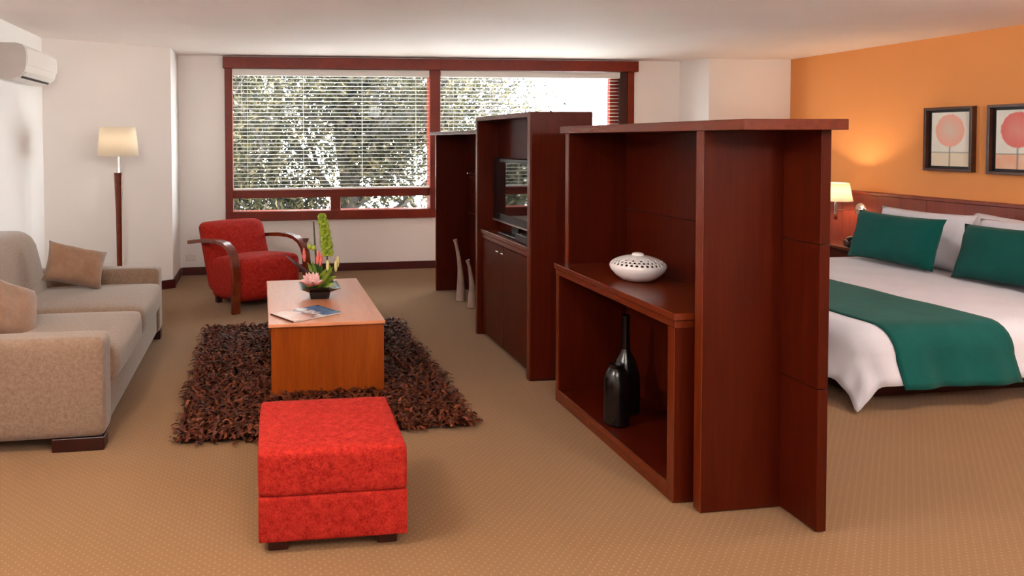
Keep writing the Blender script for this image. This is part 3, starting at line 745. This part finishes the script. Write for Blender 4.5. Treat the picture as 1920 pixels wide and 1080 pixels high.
for q,(bx_,bz_,hx) in enumerate(((-.012,.22,.006),(.004,.21,.014),(-.095,.24,-.004))):
    bm = bmesh.new(); add_tube(bm, [(bx_,-.02,bz_),(bx_+hx*.5,-.022,bz_+.035),(bx_+hx,-.02,bz_+.085)], [.006,.014,.005], 9); new_obj('tubular_flower', bm_mesh(bm,'tubular_flower'), 'coral', fp, smooth=60)
# protea head: ring upon ring of petals
pc = Vector((-.05,-.055,.115))
bm = bmesh.new(); bmesh.ops.create_uvsphere(bm, u_segments=16, v_segments=10, radius=1)
for v in bm.verts: v.co = pc+Vector((v.co.x*.042,v.co.y*.036,v.co.z*.036+.014))
new_obj('flower_head', bm_mesh(bm,'flower_head'), 'pink', fp, smooth=180)
vs, fs, ti = [], [], []
for ring,(r,z,num) in enumerate(((.072,.012,16),(.060,.04,13),(.042,.058,9))):
    for k in range(num):
        a = 2*PI*k/num+ring*.3; leafblade(vs, fs, ti, pc+Vector((.015*math.cos(a),.015*math.sin(a),-.01)), pc+Vector((r*math.cos(a),r*.85*math.sin(a),z)), .022, rnd)
o = pydata('petals', 'pink', fp, vs, fs, ti, smooth=60)
vs, fs, ti = [], [], []
for k in range(9):
    a = 2*PI*k/9; leafblade(vs, fs, ti, pc+Vector((0,0,-.02)), pc+Vector((.075*math.cos(a),.06*math.sin(a),-.012+.02*rnd.random())), .02, rnd)
pydata('outer_petals', 'coral', fp, vs, fs, ti, smooth=60)

# ------------------------------------------------------------------ bedroom
BZ = .415
bx0, bx1, by0, by1 = 3.18, 5.95, 3.43, 5.62
bed = thing('bed', 'wide low double bed with mattress on a dark recessed base', 'bed', ((bx0+bx1)/2,(by0+by1)/2,0))
def bb_(name, mat, x0,x1,y0,y1,z0,z1, bev, seg=1): return box(name, mat, bed, x0-(bx0+bx1)/2, x1-(bx0+bx1)/2, y0-(by0+by1)/2, y1-(by0+by1)/2, z0, z1, bev, seg)
bb_('base', 'dark_wood', bx0+.12, bx1, by0+.12, by1-.12, 0, .13, .004)
bb_('box_spring', 'linen', bx0+.04, bx1, by0+.04, by1-.04, .13, .24, .02, 3)
bb_('mattress', 'linen', bx0+.05, bx1, by0+.05, by1-.05, .24, BZ-.016, .05, 4)
def drape(a, b, lift=0, amp=1):
    """a: distance from the foot edge (negative hangs), b: distance from the near edge (negative hangs, beyond width hangs on the far side)"""
    wid = by1-by0
    da = max(0,-a); db = max(0,-b); dc = max(0,b-wid)
    R = .15; dd = math.hypot(da, max(db,dc))
    def fall(s):                                            # quarter round, then straight down
        q = R*PI/2
        if s < q: th = s/R; return R*math.sin(th), R*(1-math.cos(th))
        return R+(s-q)*.36, R+(s-q)*.93
    out, drop = fall(dd)
    x = bx0+R*.6+max(a,0); y = by0+R*.6+min(max(b,0), wid)*(wid-R*1.2)/wid
    if dd > 0:
        ux, uy = -da/dd, (-db if db >= dc else dc)/dd
        rip = amp*min(1,drop/.25)*(.016*math.sin(b*15+1)+.010*math.sin(b*31)) if da > max(db,dc) else amp*min(1,drop/.25)*(.012*math.sin(a*13)+.007*math.sin(a*29+2))
        x += ux*(out+rip+lift); y += uy*(out+rip+lift)
    z = BZ+lift*(1 if dd == 0 else max(0,1-drop/R))-drop
    z += .006*noise.noise(Vector((a*3,b*3,lift)))*(1 if dd == 0 else .3)
    return (x, y, max(z,.012+lift))
def cloth(name, mat, a0, a1, na, b0, b1, nb2, lift, amp=1):
    vs = []; fs = []
    for i in range(na+1):
        for j in range(nb2+1):
            vs.append(drape(a0+(a1-a0)*i/na, b0+(b1-b0)*j/nb2, lift, amp))
    for i in range(na):
        for j in range(nb2):
            k = i*(nb2+1)+j; fs.append((k,k+nb2+1,k+nb2+2,k+1))
    me = bpy.data.meshes.new(name); me.from_pydata(vs, [], fs)
    o = new_obj(name, me, mat, None, smooth=180); md = o.modifiers.new('thickness','SOLIDIFY'); md.thickness = .006; md.offset = -1
    return o
wid = by1-by0
tag(cloth('duvet', 'linen', -.37, 2.64, 76, -.365, wid+.35, 70, .004), 'white duvet draped over the bed with its corner hanging to the carpet', 'duvet')
tag(cloth('bed_runner', 'teal', .06, .79, 24, -.385, wid+.37, 80, .013), 'teal bed runner laid across the foot of the white bed', 'bed runner')
def bpillow(name, label, mat, loc, rot, w, h, t, seed, group):
    return throw(name, label, mat, loc, rot, w, h, t, seed, group)
RZ = math.radians(-90)
bpillow('teal_pillow', 'teal bed pillow propped below the sconce lamp side', 'teal', (5.04,5.13,.632), (math.radians(-16),0,RZ), .40, .205, .085, 3, 'teal bed pillows')
bpillow('teal_pillow', 'teal bed pillow propped on the side away from the sconce lamp', 'teal', (5.06,4.21,.632), (math.radians(-18),math.radians(-2),RZ), .40, .205, .085, 4, 'teal bed pillows')
bpillow('white_pillow', 'white pillow standing behind the teal pillow below the sconce', 'linen', (5.27,5.14,.640), (math.radians(-20),0,RZ), .42, .23, .09, 5, 'white bed pillows')
bpillow('white_pillow', 'white pillow standing between and behind the two teal pillows', 'linen', (5.27,4.29,.655), (math.radians(-22),math.radians(-3),RZ), .40, .22, .09, 6, 'white bed pillows')
bpillow('white_pillow', 'rumpled white pillow leaning on the headboard below the pictures', 'linen', (5.62,4.70,.64), (math.radians(-40),math.radians(4),RZ), .42, .22, .08, 7, 'white bed pillows')
bpillow('white_pillow', 'crumpled white pillow leaning on the headboard away from the lamp', 'linen', (5.58,3.84,.65), (math.radians(-38),math.radians(-6),RZ), .40, .22, .08, 8, 'white bed pillows')

hb = thing('headboard', 'long red-brown wood headboard panelling on the orange wall', 'headboard', (6.0,5.4,0))
ys = [2.8,3.9,4.82,5.752,6.70,7.4]
for y0,y1 in zip(ys, ys[1:]): box('panel', 'headboard', hb, -.02, .058, y0+.002-5.4, y1-.002-5.4, .15, .875, .002)
box('top_cap', 'headboard', hb, -.03, .058, 2.8-5.4, 7.4-5.4, .877, .905, .003)

def picture(y0, y1, z0, z1, artm, label):
    c = (y0+y1)/2; t_ = thing('framed_picture', label, 'picture', (XR,c,z0), 0, 'framed tree pictures'); w = (y1-y0)/2; h = z1-z0
    D, e = .052, .024
    for nm,r in (('frame_rail',(-D,-.001,-w,w,0,e)),('frame_rail',(-D,-.001,-w,w,h-e,h)),('frame_stile',(-D,-.001,-w,-w+e,e,h-e)),('frame_stile',(-D,-.001,w-e,w,e,h-e))): box(nm, 'frame_wood', t_, *r, .002)
    box('mat_board', 'mat_black', t_, -.014, -.002, -w+e, w-e, e, h-e, 0)
    box('print', artm, t_, -.0175, -.0142, -w+e+.03, w-e-.03, e+.022, h-e-.022, 0)
picture(5.37, 5.825, 1.145, 1.715, 'art1', 'framed print of a pale pink round tree on the orange wall')
picture(4.79, 5.245, 1.14, 1.715, 'art2', 'framed print of a coral red round tree on the orange wall')

sc_ = thing('wall_sconce', 'swing-arm wall sconce with cream shade beside the bed', 'lamp', (5.98,6.47,.72))
bm = bmesh.new(); add_lathe(bm, [(.068,0),(.07,.006),(.06,.018),(.02,.024)], 30)
for v in bm.verts: v.co = Vector((-v.co.z, v.co.x, v.co.y))
new_obj('wall_plate', bm_mesh(bm,'wall_plate'), 'chrome', sc_, smooth=45)
tube('arm', 'chrome', sc_, [(-.02,0,0),(-.13,.01,0),(-.26,.02,0)], .006, 8)
lathe('post', 'chrome', sc_, [(.014,-.04),(.016,-.03),(.013,.02),(.016,.05),(.012,.09)], 16, (-.265,.02))
lathe('finial', 'arm_wood', sc_, [(.010,-.095),(.017,-.085),(.016,-.05),(.013,-.04)], 16, (-.265,.02))
shade(sc_, .145, .112, .095, .275, (-.265,.02))
lathe('bulb', 'bulb', sc_, [(.012,.09),(.024,.13),(.024,.15),(.012,.172),(.003,.176)], 14, (-.265,.02))
point('wall_sconce_light', (5.98-.265,6.49,.72+.17), 10, (1,.74,.46), .03)

ns = thing('nightstand', 'dark wood nightstand between the bed and the white wall', 'nightstand', (5.66,6.15,0))
box('body', 'mahogany', ns, -.27, .29, -.27, .27, .04, .40, .003); box('top', 'mahogany_edge', ns, -.29, .30, -.29, .29, .40, .425, .003)
drw = box('drawer', 'mahogany', ns, -.288, -.27, -.25, .25, .22, .38, .002); tube('knob', 'chrome', drw, [(-.288,0,.30),(-.31,0,.30)], .01, 10)
for sx in (-.24,.26):
    for sy in (-.24,.24): box('leg', 'dark_wood', ns, sx-.02, sx+.02, sy-.02, sy+.02, 0, .04, .002)
ph = thing('telephone', 'black desk telephone on the nightstand under the sconce', 'telephone', (5.55,6.05,.4255), math.radians(60))
def wedge(p, h):
    p.z += .02*(p.y/h.y); return p
rounded('base', 'black_plastic', ph, -.10, .10, -.09, .09, .0, .05, .012, (0,0,0), 5)
tube('handset', 'black_plastic', ph, [(-.07,-.09,.062),(-.07,-.07,.075),(-.07,0,.082),(-.07,.07,.075),(-.07,.09,.062)], [.02,.022,.015,.022,.02], 10)
box('keypad', 'grey_plastic', ph, -.02, .075, -.05, .04, .0505, .053, .001)
